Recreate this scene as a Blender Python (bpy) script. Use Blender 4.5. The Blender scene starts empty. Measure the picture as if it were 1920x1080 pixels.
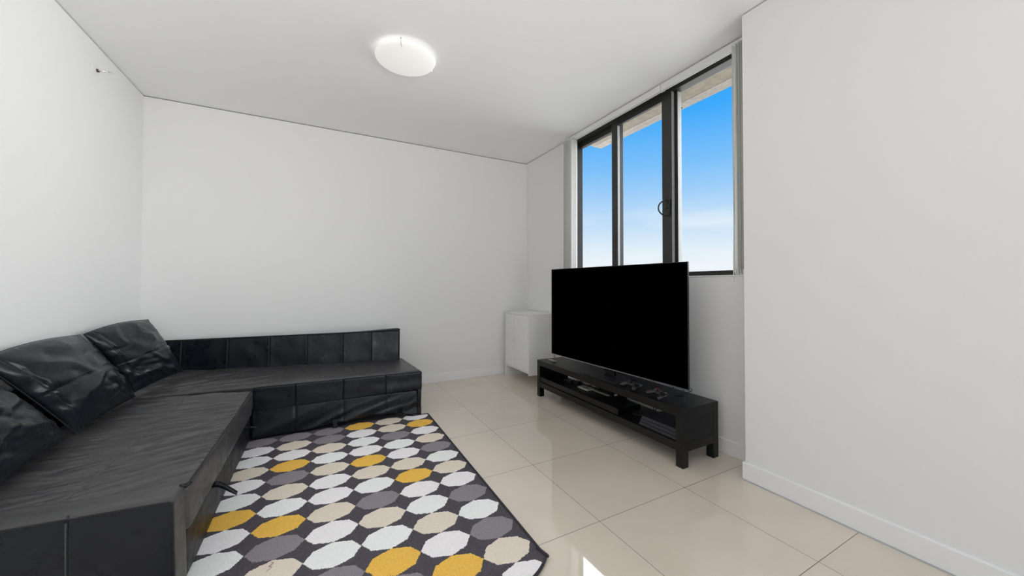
import bpy, bmesh, math, random
from mathutils import Vector, noise, Matrix

random.seed(7)
sc = bpy.context.scene
COL = sc.collection
R = math.radians

# ------------------------------------------------------------------ camera
cam_d = bpy.data.cameras.new('camera')
cam_d.sensor_width = 36.0
cam_d.lens = 682.5 * 36.0 / 1920.0
cam_d.shift_y = -15.7 / 1920.0
cam_d.shift_x = -0.0004
cam_d.clip_start = 0.05
cam = bpy.data.objects.new('camera', cam_d)
cam.location = (0, 0, 1.1042)
cam.rotation_euler = (math.pi / 2 + 0.013, 0, -0.4887)
COL.objects.link(cam)
sc.camera = cam

# ------------------------------------------------------------------ colour management
sc.view_settings.view_transform = 'Standard'
sc.view_settings.look = 'None'
sc.view_settings.exposure = 0.0
sc.view_settings.gamma = 1.0
sc.view_settings.use_curve_mapping = False
sc.cycles.use_denoising = True
sc.cycles.max_bounces = 12
sc.cycles.diffuse_bounces = 8
sc.cycles.sample_clamp_indirect = 6.0


# ------------------------------------------------------------------ node helpers
def nd(nt, typ, **kw):
    n = nt.nodes.new(typ)
    for k, v in kw.items():
        if k.startswith('i_'):
            key = k[2:]
            key = int(key) if key.isdigit() else key.replace('_', ' ')
            n.inputs[key].default_value = v
        else:
            setattr(n, k, v)
    return n


def srgb(r, g, b):
    f = lambda c: (c / 255 / 12.92) if c / 255 <= 0.04045 else ((c / 255 + 0.055) / 1.055) ** 2.4
    return (f(r), f(g), f(b), 1.0)


# ------------------------------------------------------------------ sky (world)
w = bpy.data.worlds.new('sky')
sc.world = w
w.use_nodes = True
nt = w.node_tree
nt.nodes.clear()
tc = nd(nt, 'ShaderNodeTexCoord')
sep = nd(nt, 'ShaderNodeSeparateXYZ')
nt.links.new(tc.outputs['Generated'], sep.inputs[0])
ramp = nd(nt, 'ShaderNodeValToRGB')
cr = ramp.color_ramp
stops = [(0.0, (214, 212, 206)), (0.495, (226, 226, 224)), (0.505, (252, 253, 254)), (0.545, (232, 243, 253)),
         (0.585, (190, 222, 252)), (0.645, (128, 196, 254)), (0.70, (62, 172, 255)), (0.80, (40, 150, 245)), (1.0, (30, 110, 220))]
cr.elements[0].position = 0
cr.elements[0].color = srgb(*stops[0][1])
cr.elements[1].position = 1
cr.elements[1].color = srgb(*stops[-1][1])
for p, c in stops[1:-1]:
    e = cr.elements.new(p)
    e.color = srgb(*c)
mr = nd(nt, 'ShaderNodeMapRange', i_1=-1.0, i_2=1.0)
nt.links.new(sep.outputs[2], mr.inputs[0])
nt.links.new(mr.outputs[0], ramp.inputs[0])
mp = nd(nt, 'ShaderNodeMapping')
mp.inputs['Scale'].default_value = (1.5, 1.5, 10.0)
mp.inputs['Rotation'].default_value = (0.06, 0.04, 0)
nt.links.new(tc.outputs['Generated'], mp.inputs[0])
cn = nd(nt, 'ShaderNodeTexNoise', i_Scale=1.6, i_Detail=5.0, i_Roughness=0.5)
nt.links.new(mp.outputs[0], cn.inputs['Vector'])
cramp = nd(nt, 'ShaderNodeValToRGB')
cramp.color_ramp.elements[0].position = 0.42
cramp.color_ramp.elements[0].color = (0, 0, 0, 1)
cramp.color_ramp.elements[1].position = 0.60
cramp.color_ramp.elements[1].color = (1, 1, 1, 1)
nt.links.new(cn.outputs[0], cramp.inputs[0])
band = nd(nt, 'ShaderNodeMapRange', interpolation_type='SMOOTHSTEP', i_1=0.235, i_2=0.10)
nt.links.new(sep.outputs[2], band.inputs[0])
mul = nd(nt, 'ShaderNodeMath', operation='MULTIPLY')
nt.links.new(cramp.outputs[0], mul.inputs[0])
nt.links.new(band.outputs[0], mul.inputs[1])
mul2 = nd(nt, 'ShaderNodeMath', operation='MULTIPLY', i_1=0.8)
nt.links.new(mul.outputs[0], mul2.inputs[0])
mix = nd(nt, 'ShaderNodeMix', data_type='RGBA')
nt.links.new(mul2.outputs[0], mix.inputs[0])
nt.links.new(ramp.outputs[0], mix.inputs[6])
mix.inputs[7].default_value = srgb(246, 250, 255)
bg = nd(nt, 'ShaderNodeBackground', i_Strength=1.0)
nt.links.new(mix.outputs[2], bg.inputs[0])
out = nd(nt, 'ShaderNodeOutputWorld')
nt.links.new(bg.outputs[0], out.inputs[0])


# ------------------------------------------------------------------ added fill light behind the camera
def area(name, loc, rot, sx, sy, power, col):
    d = bpy.data.lights.new(name, 'AREA')
    d.shape = 'RECTANGLE'
    d.size = sx
    d.size_y = sy
    d.energy = power
    d.color = col
    o = bpy.data.objects.new(name, d)
    o.location = loc
    o.rotation_euler = rot
    COL.objects.link(o)
    return o


# unseen fill lamp added behind the camera, tilted up to brighten the ceiling
bd = area('rear_fill_light', (0.95, -2.75, 0.95), (R(121), 0, R(30)), 2.0, 1.7, 50.0, (1.0, 0.992, 0.98))
bd.data.spread = R(108)
# broad bright sky on the window side
sd = bpy.data.lights.new('hazy_sky_sun', 'SUN')
sd.energy = 12.2
sd.angle = R(86)
sd.color = (1.0, 0.99, 0.97)
so = bpy.data.objects.new('hazy_sky_sun', sd)
so.rotation_euler = (0, R(69), R(10))
so.location = (6, 2, 4)
COL.objects.link(so)


# ------------------------------------------------------------------ materials
def mat(name, col, rough=0.5, metal=0.0, spec=0.5, bump=None, var=None, **kw):
    m = bpy.data.materials.new(name)
    m.use_nodes = True
    t = m.node_tree
    b = t.nodes['Principled BSDF']
    b.inputs['Base Color'].default_value = col if len(col) == 4 else (*col, 1)
    b.inputs['Roughness'].default_value = rough
    b.inputs['Metallic'].default_value = metal
    b.inputs['Specular IOR Level'].default_value = spec
    for k, v in kw.items():
        b.inputs[k.replace('_', ' ')].default_value = v
    co = t.nodes.new('ShaderNodeTexCoord')
    if bump:
        sc_, st, dist = bump[:3]
        n = t.nodes.new('ShaderNodeTexNoise')
        n.inputs['Scale'].default_value = sc_
        n.inputs['Detail'].default_value = 4
        t.links.new(co.outputs['Object'], n.inputs['Vector'])
        bp = t.nodes.new('ShaderNodeBump')
        bp.inputs['Strength'].default_value = st
        bp.inputs['Distance'].default_value = dist
        t.links.new(n.outputs[0], bp.inputs['Height'])
        t.links.new(bp.outputs[0], b.inputs['Normal'])
    if var:
        sc_, amt = var
        n = t.nodes.new('ShaderNodeTexNoise')
        n.inputs['Scale'].default_value = sc_
        n.inputs['Detail'].default_value = 5
        t.links.new(co.outputs['Object'], n.inputs['Vector'])
        mr = t.nodes.new('ShaderNodeMapRange')
        mr.inputs[1].default_value = 0.3
        mr.inputs[2].default_value = 0.7
        mr.inputs[3].default_value = 1 - amt
        mr.inputs[4].default_value = 1 + amt
        t.links.new(n.outputs[0], mr.inputs[0])
        mx = t.nodes.new('ShaderNodeVectorMath')
        mx.operation = 'SCALE'
        mx.inputs[0].default_value = col[:3]
        t.links.new(mr.outputs[0], mx.inputs['Scale'])
        t.links.new(mx.outputs[0], b.inputs['Base Color'])
    return m


M = {}
M['wall'] = mat('wall_paint', srgb(236, 236, 236), 0.85, spec=0.15, bump=(260, 0.04, 0.001))
M['ceiling'] = mat('ceiling_paint', srgb(247, 247, 247), 0.95, spec=0.08)
M['skirting'] = mat('skirting_gloss_paint', srgb(241, 241, 241), 0.35, spec=0.4)
M['gap'] = mat('painted_gap_shadow', srgb(60, 58, 52), 0.8)  # dark colour paints in the shadow line under the ceiling
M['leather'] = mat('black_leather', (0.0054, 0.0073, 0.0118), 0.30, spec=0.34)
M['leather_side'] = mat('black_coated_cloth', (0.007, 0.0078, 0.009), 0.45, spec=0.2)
M['lit_leather'] = mat('worn_lit_seat_leather', (0.045, 0.0438, 0.046), 0.39, spec=0.6)  # base colour raised to paint in light reflected off the upper faces
M['stitch'] = mat('stitching_thread', (0.006, 0.006, 0.007), 0.7)
M['wood'] = mat('black_brown_wood_foil', srgb(13, 13, 14), 0.33, spec=0.33, var=(60, 0.18))
M['plastic'] = mat('black_plastic', (0.010, 0.010, 0.012), 0.35)
M['screen'] = mat('dark_screen', (0, 0, 0), 1.0, spec=0.0)
M['tvhouse'] = mat('tv_housing', (0.012, 0.014, 0.02), 0.4)
M['silver'] = mat('brushed_silver', (0.62, 0.63, 0.66), 0.3, metal=1.0)
M['chrome'] = mat('chrome', (0.8, 0.8, 0.8), 0.12, metal=1.0)
M['brass'] = mat('dark_brass', (0.10, 0.05, 0.04), 0.4, metal=0.6)
M['frame'] = mat('dark_bronze_aluminium', srgb(46, 45, 44), 0.38, metal=0.25, spec=0.6)
M['skylit_grey'] = mat('skylit_frame_face', srgb(178, 177, 175), 0.4, metal=0.1)  # pale grey paints in sky light on the members' side faces
M['gasket'] = mat('black_gasket', (0.006, 0.006, 0.006), 0.6)
M['concrete'] = mat('concrete_soffit', srgb(152, 142, 127), 0.9, bump=(60, 0.5, 0.004), var=(22, 0.16))
M['concrete_drip'] = mat('pale_concrete_drip', srgb(168, 161, 153), 0.9, bump=(60, 0.5, 0.004), var=(26, 0.16))
M['render'] = mat('outside_render', srgb(190, 186, 178), 0.9)
M['blind'] = mat('blind_fabric', srgb(242, 242, 240), 0.7, spec=0.2, bump=(900, 0.1, 0.0005))
_t = M['blind'].node_tree
_mx = nd(_t, 'ShaderNodeMixShader')
_mx.inputs[0].default_value = 0.5
_tr = nd(_t, 'ShaderNodeBsdfTranslucent')
_tr.inputs[0].default_value = srgb(225, 225, 222)
_o = [n for n in _t.nodes if n.type == 'OUTPUT_MATERIAL'][0]
_t.links.new(_t.nodes['Principled BSDF'].outputs[0], _mx.inputs[1])
_t.links.new(_tr.outputs[0], _mx.inputs[2])
_t.links.new(_mx.outputs[0], _o.inputs[0])
M['rail'] = mat('white_aluminium_rail', srgb(232, 232, 232), 0.3, spec=0.5)
M['cabinet'] = mat('white_lacquer', srgb(232, 232, 232), 0.4, spec=0.4)
M['paper'] = mat('pale_paper', srgb(190, 188, 180), 0.7)
M['red'] = mat('red_plastic', srgb(120, 36, 32), 0.4)
M['yellowdot'] = mat('ochre_plastic', srgb(130, 100, 50), 0.4)
M['grey_plastic'] = mat('grey_plastic', srgb(62, 62, 70), 0.3)
M['steel_grey'] = mat('steel_grey_trim', srgb(44, 46, 50), 0.4, metal=0.1)
M['console'] = mat('matte_console_plastic', srgb(40, 40, 46), 0.45)

# coarse leather grain and creases as bump
for key, s1 in (('leather', 1.0), ('lit_leather', 1.0), ('leather_side', 0.6)):
    t = M[key].node_tree
    b = t.nodes['Principled BSDF']
    co = t.nodes.new('ShaderNodeTexCoord')
    v = nd(t, 'ShaderNodeTexVoronoi', i_Scale=420.0)
    t.links.new(co.outputs['Object'], v.inputs['Vector'])
    n2 = nd(t, 'ShaderNodeTexNoise', i_Scale=14.0, i_Detail=6.0, i_Distortion=1.2)
    t.links.new(co.outputs['Object'], n2.inputs['Vector'])
    b1 = nd(t, 'ShaderNodeBump', i_Strength=0.12 * s1, i_Distance=0.001)
    t.links.new(v.outputs['Distance'], b1.inputs['Height'])
    b2 = nd(t, 'ShaderNodeBump', i_Strength=0.16 * s1, i_Distance=0.005)
    t.links.new(n2.outputs[0], b2.inputs['Height'])
    t.links.new(b1.outputs[0], b2.inputs['Normal'])
    t.links.new(b2.outputs[0], b.inputs['Normal'])
    rr = nd(t, 'ShaderNodeMapRange', i_1=0.3, i_2=0.7, i_3=b.inputs['Roughness'].default_value - 0.06, i_4=b.inputs['Roughness'].default_value + 0.08)
    t.links.new(n2.outputs[0], rr.inputs[0])
    t.links.new(rr.outputs[0], b.inputs['Roughness'])

# wood grain streaks for the tv bench
t = M['wood'].node_tree
b = t.nodes['Principled BSDF']
co = t.nodes.new('ShaderNodeTexCoord')
mpg = nd(t, 'ShaderNodeMapping')
mpg.inputs['Scale'].default_value = (120, 4, 120)
t.links.new(co.outputs['Object'], mpg.inputs[0])
ng = nd(t, 'ShaderNodeTexNoise', i_Scale=1.0, i_Detail=3.0)
t.links.new(mpg.outputs[0], ng.inputs['Vector'])
bg_ = nd(t, 'ShaderNodeBump', i_Strength=0.25, i_Distance=0.001)
t.links.new(ng.outputs[0], bg_.inputs['Height'])
t.links.new(bg_.outputs[0], b.inputs['Normal'])


# floor: polished 600 mm porcelain tiles with thin grout
def floor_material():
    m = bpy.data.materials.new('polished_porcelain_tiles')
    m.use_nodes = True
    t = m.node_tree
    b = t.nodes['Principled BSDF']
    co = t.nodes.new('ShaderNodeTexCoord')
    mp = nd(t, 'ShaderNodeMapping')
    mp.inputs['Location'].default_value = (-1.162, -3.120, 0)
    t.links.new(co.outputs['Object'], mp.inputs[0])
    br = nd(t, 'ShaderNodeTexBrick', offset=0.0, squash=1.0)
    br.inputs['Scale'].default_value = 1.0
    br.inputs['Mortar Size'].default_value = 0.0013
    br.inputs['Mortar Smooth'].default_value = 0.0
    br.inputs['Bias'].default_value = 0.0
    br.inputs['Brick Width'].default_value = 0.6
    br.inputs['Row Height'].default_value = 0.6
    br.inputs['Color1'].default_value = srgb(221, 210, 194)
    br.inputs['Color2'].default_value = srgb(225, 214, 198)
    br.inputs['Mortar'].default_value = srgb(96, 86, 76)
    t.links.new(mp.outputs[0], br.inputs['Vector'])
    n = nd(t, 'ShaderNodeTexNoise', i_Scale=3.5, i_Detail=5.0)
    t.links.new(co.outputs['Object'], n.inputs['Vector'])
    mr = nd(t, 'ShaderNodeMapRange', i_1=0.3, i_2=0.7, i_3=0.965, i_4=1.03)
    t.links.new(n.outputs[0], mr.inputs[0])
    sx = nd(t, 'ShaderNodeVectorMath', operation='SCALE')
    t.links.new(br.outputs['Color'], sx.inputs[0])
    t.links.new(mr.outputs[0], sx.inputs['Scale'])
    t.links.new(sx.outputs[0], b.inputs['Base Color'])
    rr = nd(t, 'ShaderNodeMapRange', i_3=0.03, i_4=0.7)
    t.links.new(br.outputs['Fac'], rr.inputs[0])
    t.links.new(rr.outputs[0], b.inputs['Roughness'])
    b.inputs['IOR'].default_value = 1.95
    bp = nd(t, 'ShaderNodeBump', invert=True, i_Strength=0.4, i_Distance=0.001)
    t.links.new(br.outputs['Fac'], bp.inputs['Height'])
    t.links.new(bp.outputs[0], b.inputs['Normal'])
    return m


M['floor'] = floor_material()


def glass_material():
    m = bpy.data.materials.new('window_glass')
    m.use_nodes = True
    t = m.node_tree
    t.nodes.clear()
    o = nd(t, 'ShaderNodeOutputMaterial')
    tr = nd(t, 'ShaderNodeBsdfTransparent')
    tr.inputs[0].default_value = (0.97, 0.985, 0.985, 1)
    gl = nd(t, 'ShaderNodeBsdfGlossy')
    gl.inputs['Roughness'].default_value = 0.02
    fr = nd(t, 'ShaderNodeFresnel', i_IOR=1.12)
    mx = nd(t, 'ShaderNodeMixShader')
    t.links.new(fr.outputs[0], mx.inputs[0])
    t.links.new(tr.outputs[0], mx.inputs[1])
    t.links.new(gl.outputs[0], mx.inputs[2])
    t.links.new(mx.outputs[0], o.inputs[0])
    return m


M['glass'] = glass_material()


def lamp_glass():
    m = mat('frosted_lamp_glass', srgb(240, 240, 236), 0.35)
    b = m.node_tree.nodes['Principled BSDF']
    b.inputs['Emission Color'].default_value = (1.0, 0.99, 0.96, 1)
    b.inputs['Emission Strength'].default_value = 0.30
    return m


M['lampglass'] = lamp_glass()


# ------------------------------------------------------------------ object helpers
def link(name, me, m=None, parent=None):
    o = bpy.data.objects.new(name, me)
    COL.objects.link(o)
    if m is not None:
        for q in (m if isinstance(m, (list, tuple)) else [m]):
            me.materials.append(q)
    if parent is not None:
        o.parent = parent
        o.matrix_parent_inverse = Matrix.Translation(parent.location).inverted() if parent.rotation_euler.z == 0 else Matrix.Identity(4)
    return o


def obj(name, bm, m=None, parent=None, smooth=False, auto=None):
    me = bpy.data.meshes.new(name)
    bmesh.ops.recalc_face_normals(bm, faces=bm.faces[:])
    bm.to_mesh(me)
    bm.free()
    if smooth:
        for p in me.polygons:
            p.use_smooth = True
    if auto is not None:
        me.shade_smooth() if hasattr(me, 'shade_smooth') else None
        try:
            me.set_sharp_from_angle(angle=R(auto))
        except Exception:
            pass
    return link(name, me, m, parent)


def thing(name, label, cat, loc=(0, 0, 0), group=None, rz=0):
    o = bpy.data.objects.new(name, None)
    o.location = loc
    o.rotation_euler = (0, 0, rz)
    o.empty_display_size = 0.05
    COL.objects.link(o)
    return tag(o, label, cat, group)


def tag(o, label, cat, group=None):
    o['label'] = label
    o['category'] = cat
    if group:
        o['group'] = group
    return o


def struct(o):
    o['kind'] = 'structure'
    return o


def box(bm, lo, hi, bev=0.0, seg=2):
    x0, y0, z0 = lo
    x1, y1, z1 = hi
    vs = [bm.verts.new(c) for c in ((x0, y0, z0), (x1, y0, z0), (x1, y1, z0), (x0, y1, z0), (x0, y0, z1), (x1, y0, z1), (x1, y1, z1), (x0, y1, z1))]
    fs = [bm.faces.new([vs[i] for i in q]) for q in ((0, 3, 2, 1), (4, 5, 6, 7), (0, 1, 5, 4), (1, 2, 6, 5), (2, 3, 7, 6), (3, 0, 4, 7))]
    if bev > 0:
        es = list({e for f in fs for e in f.edges})
        bmesh.ops.bevel(bm, geom=es, offset=bev, segments=seg, affect='EDGES', profile=0.5)
    return bm


def B(*boxes, bev=0.0):
    bm = bmesh.new()
    for lo, hi in boxes:
        box(bm, lo, hi, bev)
    return bm


def tube(bm, pts, r, seg=8, closed=False, caps=True):
    pts = [Vector(p) for p in pts]
    n = len(pts)
    rr = r if isinstance(r, (list, tuple)) else [r] * n
    rings = []
    up = Vector((0, 0, 1))
    prev = None
    for i, p in enumerate(pts):
        if closed:
            d = pts[(i + 1) % n] - pts[i - 1]
        else:
            d = pts[min(i + 1, n - 1)] - pts[max(i - 1, 0)]
        d.normalize()
        if prev is None:
            a = d.cross(up)
            if a.length < 0.1:
                a = d.cross(Vector((1, 0, 0)))
        else:
            a = prev - d * prev.dot(d)
        a.normalize()
        prev = a
        b = d.cross(a)
        rings.append([bm.verts.new(p + (a * math.cos(2 * math.pi * k / seg) + b * math.sin(2 * math.pi * k / seg)) * rr[i]) for k in range(seg)])
    m = n if closed else n - 1
    for i in range(m):
        A, C = rings[i], rings[(i + 1) % n]
        for k in range(seg):
            bm.faces.new((A[k], A[(k + 1) % seg], C[(k + 1) % seg], C[k]))
    if not closed and caps:
        bm.faces.new(rings[0][::-1])
        bm.faces.new(rings[-1])
    return bm


def smooth_path(pts, n=8):
    P = [Vector(p) for p in pts]
    P = [P[0] * 2 - P[1]] + P + [P[-1] * 2 - P[-2]]
    res = []
    for i in range(1, len(P) - 2):
        for k in range(n):
            t = k / n
            a, b, c, d = P[i - 1], P[i], P[i + 1], P[i + 2]
            res.append(0.5 * ((2 * b) + (c - a) * t + (2 * a - 5 * b + 4 * c - d) * t * t + (3 * b - a - 3 * c + d) * t ** 3))
    res.append(P[-2])
    return res


def cyl(bm, p0, p1, r, seg=20):
    return tube(bm, [p0, p1], r, seg)


def lathe(bm, prof, c, seg=48):
    rings = []
    for r, z in prof:
        if r < 1e-6:
            rings.append([bm.verts.new((c[0], c[1], c[2] + z))])
        else:
            rings.append([bm.verts.new((c[0] + r * math.cos(2 * math.pi * k / seg), c[1] + r * math.sin(2 * math.pi * k / seg), c[2] + z)) for k in range(seg)])
    for A, C in zip(rings, rings[1:]):
        for k in range(seg):
            k2 = (k + 1) % seg
            if len(A) == 1 and len(C) == 1:
                continue
            if len(A) == 1:
                bm.faces.new((A[0], C[k], C[k2]))
            elif len(C) == 1:
                bm.faces.new((A[k], A[k2], C[0]))
            else:
                bm.faces.new((A[k], A[k2], C[k2], C[k]))
    return bm


def cuts(L, r, step, extra=()):
    r = min(r, L * 0.49)
    a = [0, r * 0.3, r * 0.65, r]
    n = max(1, int(round((L - 2 * r) / step)))
    mid = [r + (L - 2 * r) * k / n for k in range(1, n)]
    allc = a + mid + [L - r, L - r * 0.65, L - r * 0.3, L]
    for e in extra:
        allc = [c for c in allc if abs(c - e) > 0.0085 or c <= r or c >= L - r] + [e - 0.0075, e - 0.0045, e - 0.002, e, e + 0.002, e + 0.0045, e + 0.0075]
    return sorted(allc)


def soft_block(C, r, step, disp=None, ex=()):
    """Upholstered block: rounded box surface mapped into the hexahedron C
    (8 corners: bottom FL FR BR BL, top FL FR BR BL), x = left-right, y = front-back."""
    C = [Vector(c) for c in C]
    Lx = ((C[1] - C[0]).length + (C[2] - C[3]).length + (C[5] - C[4]).length) / 3
    Ly = ((C[3] - C[0]).length + (C[2] - C[1]).length + (C[7] - C[4]).length) / 3
    Lz = ((C[4] - C[0]).length + (C[6] - C[2]).length) / 2
    L = (Lx, Ly, Lz)
    st = step if isinstance(step, (list, tuple)) else (step,) * 3
    cx, cy, cz = [cuts(L[i], r, st[i], ex if i == 0 else ()) for i in range(3)]
    nx, ny, nz = len(cx) - 1, len(cy) - 1, len(cz) - 1
    bm = bmesh.new()
    cache = {}

    def tri(u, v, w_):
        b0 = C[0].lerp(C[1], u).lerp(C[3].lerp(C[2], u), v)
        b1 = C[4].lerp(C[5], u).lerp(C[7].lerp(C[6], u), v)
        return b0.lerp(b1, w_)

    def V(i, j, k):
        if (i, j, k) in cache:
            return cache[(i, j, k)]
        p = Vector((cx[i], cy[j], cz[k]))
        rr = [min(r, l * 0.49) for l in L]
        q = Vector([min(max(p[a], rr[a]), L[a] - rr[a]) for a in range(3)])
        d = p - q
        if d.length > 1e-9:
            n = d.normalized()
            m = max(abs(d[a]) / rr[a] for a in range(3))
            p2 = q + Vector([n[a] * rr[a] * m for a in range(3)])
        else:
            n, p2 = Vector((0, 0, 1)), p
        if disp:
            p2 = p2 + n * disp(p2, n, L)
        v = bm.verts.new(tri(p2.x / Lx, p2.y / Ly, p2.z / Lz))
        cache[(i, j, k)] = v
        return v

    for i in range(nx):
        for j in range(ny):
            bm.faces.new((V(i, j, 0), V(i, j + 1, 0), V(i + 1, j + 1, 0), V(i + 1, j, 0)))
            bm.faces.new((V(i, j, nz), V(i + 1, j, nz), V(i + 1, j + 1, nz), V(i, j + 1, nz)))
    for i in range(nx):
        for k in range(nz):
            bm.faces.new((V(i, 0, k), V(i + 1, 0, k), V(i + 1, 0, k + 1), V(i, 0, k + 1)))
            bm.faces.new((V(i, ny, k), V(i, ny, k + 1), V(i + 1, ny, k + 1), V(i + 1, ny, k)))
    for j in range(ny):
        for k in range(nz):
            bm.faces.new((V(0, j, k), V(0, j, k + 1), V(0, j + 1, k + 1), V(0, j + 1, k)))
            bm.faces.new((V(nx, j, k), V(nx, j + 1, k), V(nx, j + 1, k + 1), V(nx, j, k + 1)))
    return bm


def hexa(x0, x1, y0, y1, z0, z1):
    return [(x0, y0, z0), (x1, y0, z0), (x1, y1, z0), (x0, y1, z0), (x0, y0, z1), (x1, y0, z1), (x1, y1, z1), (x0, y1, z1)]


nz_ = lambda x, y, z=0.0: noise.noise(Vector((x, y, z)))


def ridge(x, y, z=0.0, k=6):
    return max(0.0, 1 - abs(nz_(x, y, z)) * k)


def gauss(d, s):
    return math.exp(-(d / s) ** 2)


# ================================================================== ROOM SHELL
LX, RX, PX, BY, HZ = -1.279, 2.355, 2.142, 4.042, 2.657
PY = 1.213            # where the wall pier ends
BACK = -2.35
GAP = 0.007
WT = HZ - GAP

struct(obj('floor', B(((LX - 0.3, BACK - 0.3, -0.1), (RX + 0.2, BY + 0.3, 0.0))), M['floor']))
struct(obj('ceiling', B(((LX - 0.3, BACK - 0.3, HZ), (RX + 0.2, BY + 0.3, HZ + 0.15))), M['ceiling']))
struct(obj('wall_back', B(((LX - 0.2, BY, 0), (RX + 0.2, BY + 0.2, WT))), M['wall']))
struct(obj('wall_left', B(((LX - 0.2, BACK, 0), (LX, BY, WT))), M['wall']))
OY0, OY1, SILL = 1.262, 3.085, 1.163
struct(obj('wall_right', B(((RX, PY - 0.2, 0), (RX + 0.128, BY, SILL)),
                           ((RX, PY - 0.2, SILL), (RX + 0.128, OY0, WT)),
                           ((RX, OY1, SILL), (RX + 0.128, BY, WT)),
                           ((RX + 0.0, OY0, 2.632), (RX + 0.128, OY1, WT))), M['wall']))
struct(obj('wall_pier', B(((PX, BACK, 0), (RX + 0.128, PY, WT))), M['wall']))
# rear wall behind the camera, with an opening added for the fill lamp
struct(obj('wall_rear', B(((LX - 0.2, BACK - 0.15, 0), (-0.85, BACK, WT)), ((1.8, BACK - 0.15, 0), (RX + 0.2, BACK, WT)),
                          ((-0.85, BACK - 0.15, 2.3), (1.8, BACK, WT))), M['wall']))
# strips above the walls, set back into the joint, coloured dark as its shadow
d = 0.010
struct(obj('trim_1', B(((LX - 0.2, BY + d, WT), (RX + 0.2, BY + 0.2, HZ))), M['gap']))
struct(obj('trim_2', B(((LX - 0.2, BACK, WT), (LX - d, BY, HZ))), M['gap']))
struct(obj('trim_3', B(((RX + d, PY, WT), (RX + 0.128, BY, HZ))), M['gap']))
struct(obj('trim_4', B(((PX + d, BACK, WT), (RX + 0.128, PY - d, HZ))), M['gap']))


def skirting(name, lo, hi, bev=0.004):
    return struct(obj(name, B((lo, hi), bev=bev), M['skirting']))


skirting('baseboard_back', (LX, BY - 0.013, 0), (RX, BY + 0.01, 0.097))
skirting('baseboard_left', (LX - 0.01, BACK, 0), (LX + 0.013, BY - 0.013, 0.097))
skirting('baseboard_right', (RX - 0.013, PY, 0), (RX + 0.01, BY - 0.013, 0.097))
skirting('baseboard_pier', (PX - 0.013, BACK, 0), (PX + 0.05, PY + 0.013, 0.099), 0.005)
# pale silicone bead under the pier skirting
struct(obj('trim_5', B(((PX - 0.017, BACK, 0), (PX - 0.012, PY + 0.012, 0.006))), mat('silicone_bead', srgb(186, 188, 190), 0.4)))

# window reveal sill lip
struct(obj('trim_6', B(((RX - 0.006, OY0, SILL - 0.006), (RX + 0.06, OY1, SILL + 0.001)), bev=0.002), M['skirting']))

# ------------------------------------------------------------------ window
win = bpy.data.objects.new('window_1', None)
win.location = (2.42, 2.14, SILL)
COL.objects.link(win)
struct(win)
FX0, FX1 = 2.400, 2.480
WB, WTOP = 1.1645, 2.632
obj('outer_frame', B(((FX0, OY0, WB), (FX1, OY1, 1.198)), ((FX0, OY0, 2.598), (FX1, OY1, WTOP)),
                     ((FX0, OY0, 1.198), (FX1, OY0 + 0.05, 2.598)), ((FX0, 3.066, 1.198), (FX1, OY1, 2.598)),
                     bev=0.0015), M['frame'], win)
# fixed panes' mullions (behind the sash)
obj('mullion', B(((2.432, 1.868, 1.198), (FX1, 1.905, 2.598)), bev=0.0015), M['frame'], win)
obj('mullion', B(((2.432, 2.480, 1.198), (FX1, 2.542, 2.598)), bev=0.0015), M['frame'], win)
obj('head_rail', B(((2.436, 2.542, 2.548), (FX1, 3.066, 2.598)), bev=0.0015), M['frame'], win)
# sliding sash in front, middle bay
sash = obj('sash', B(((FX0 - 0.002, 1.893, 1.20), (2.428, 1.982, 2.604)), ((FX0 - 0.002, 2.473, 1.20), (2.428, 2.542, 2.604)),
                     ((FX0 - 0.002, 1.982, 1.20), (2.428, 2.473, 1.26)), ((FX0 - 0.002, 1.982, 2.556), (2.428, 2.473, 2.604)),
                     bev=0.0015), M['frame'], win)
hb = B(((2.386, 1.905, 1.630), (2.399, 1.938, 1.765)), bev=0.005)
hd = obj('handle', hb, M['plastic'], sash)
bm = bmesh.new()
arc = []
for k in range(17):
    a = math.pi * k / 16
    arc.append((2.386 - 0.062 * math.sin(a), 1.921 + 0.036 * math.sin(a), 1.697 + 0.062 * math.cos(a)))
tube(bm, arc, 0.0055, 8)
tube(bm, [(2.388, 1.921, 1.70), (2.372, 1.93, 1.69), (2.366, 1.932, 1.678)], 0.005, 8)
obj('grip', bm, M['plastic'], sash, smooth=True)
obj('glass_pane', B(((2.412, 1.975, 1.255), (2.416, 2.478, 2.562))), M['glass'], win)
obj('glass_pane', B(((2.452, 2.535, 1.195), (2.456, 3.070, 2.552))), M['glass'], win)
obj('glass_pane', B(((2.452, 1.31, 1.195), (2.456, 1.872, 2.60))), M['glass'], win)
obj('gasket', B(((2.4285, 1.8700, 1.20), (2.4315, 1.893, 2.60))), M['gasket'], win)
obj('skylit_strip', B(((2.400, 1.8905, 1.20), (2.4275, 1.8928, 2.604))), M['skylit_grey'], win)  # strips added to show the side faces as lit by the sky
obj('skylit_strip', B(((2.436, 1.8655, 1.20), (2.478, 1.8678, 2.598))), M['skylit_grey'], win)
obj('skylit_strip', B(((2.402, 2.4710, 1.20), (2.4275, 2.4728, 2.604))), M['skylit_grey'], win)

# frame of the opening made up for the fill lamp (behind the camera; seen only in reflections)
struct(obj('fill_opening_frame', B(((-0.85, BACK - 0.1, 0), (-0.79, BACK - 0.03, 2.3)), ((1.74, BACK - 0.1, 0), (1.8, BACK - 0.03, 2.3)),
                         ((0.44, BACK - 0.1, 0), (0.51, BACK - 0.03, 2.3)), ((-0.85, BACK - 0.1, 2.24), (1.8, BACK - 0.03, 2.3)),
                         ((-0.85, BACK - 0.1, 0), (1.8, BACK - 0.03, 0.06))), M['frame']))

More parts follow.
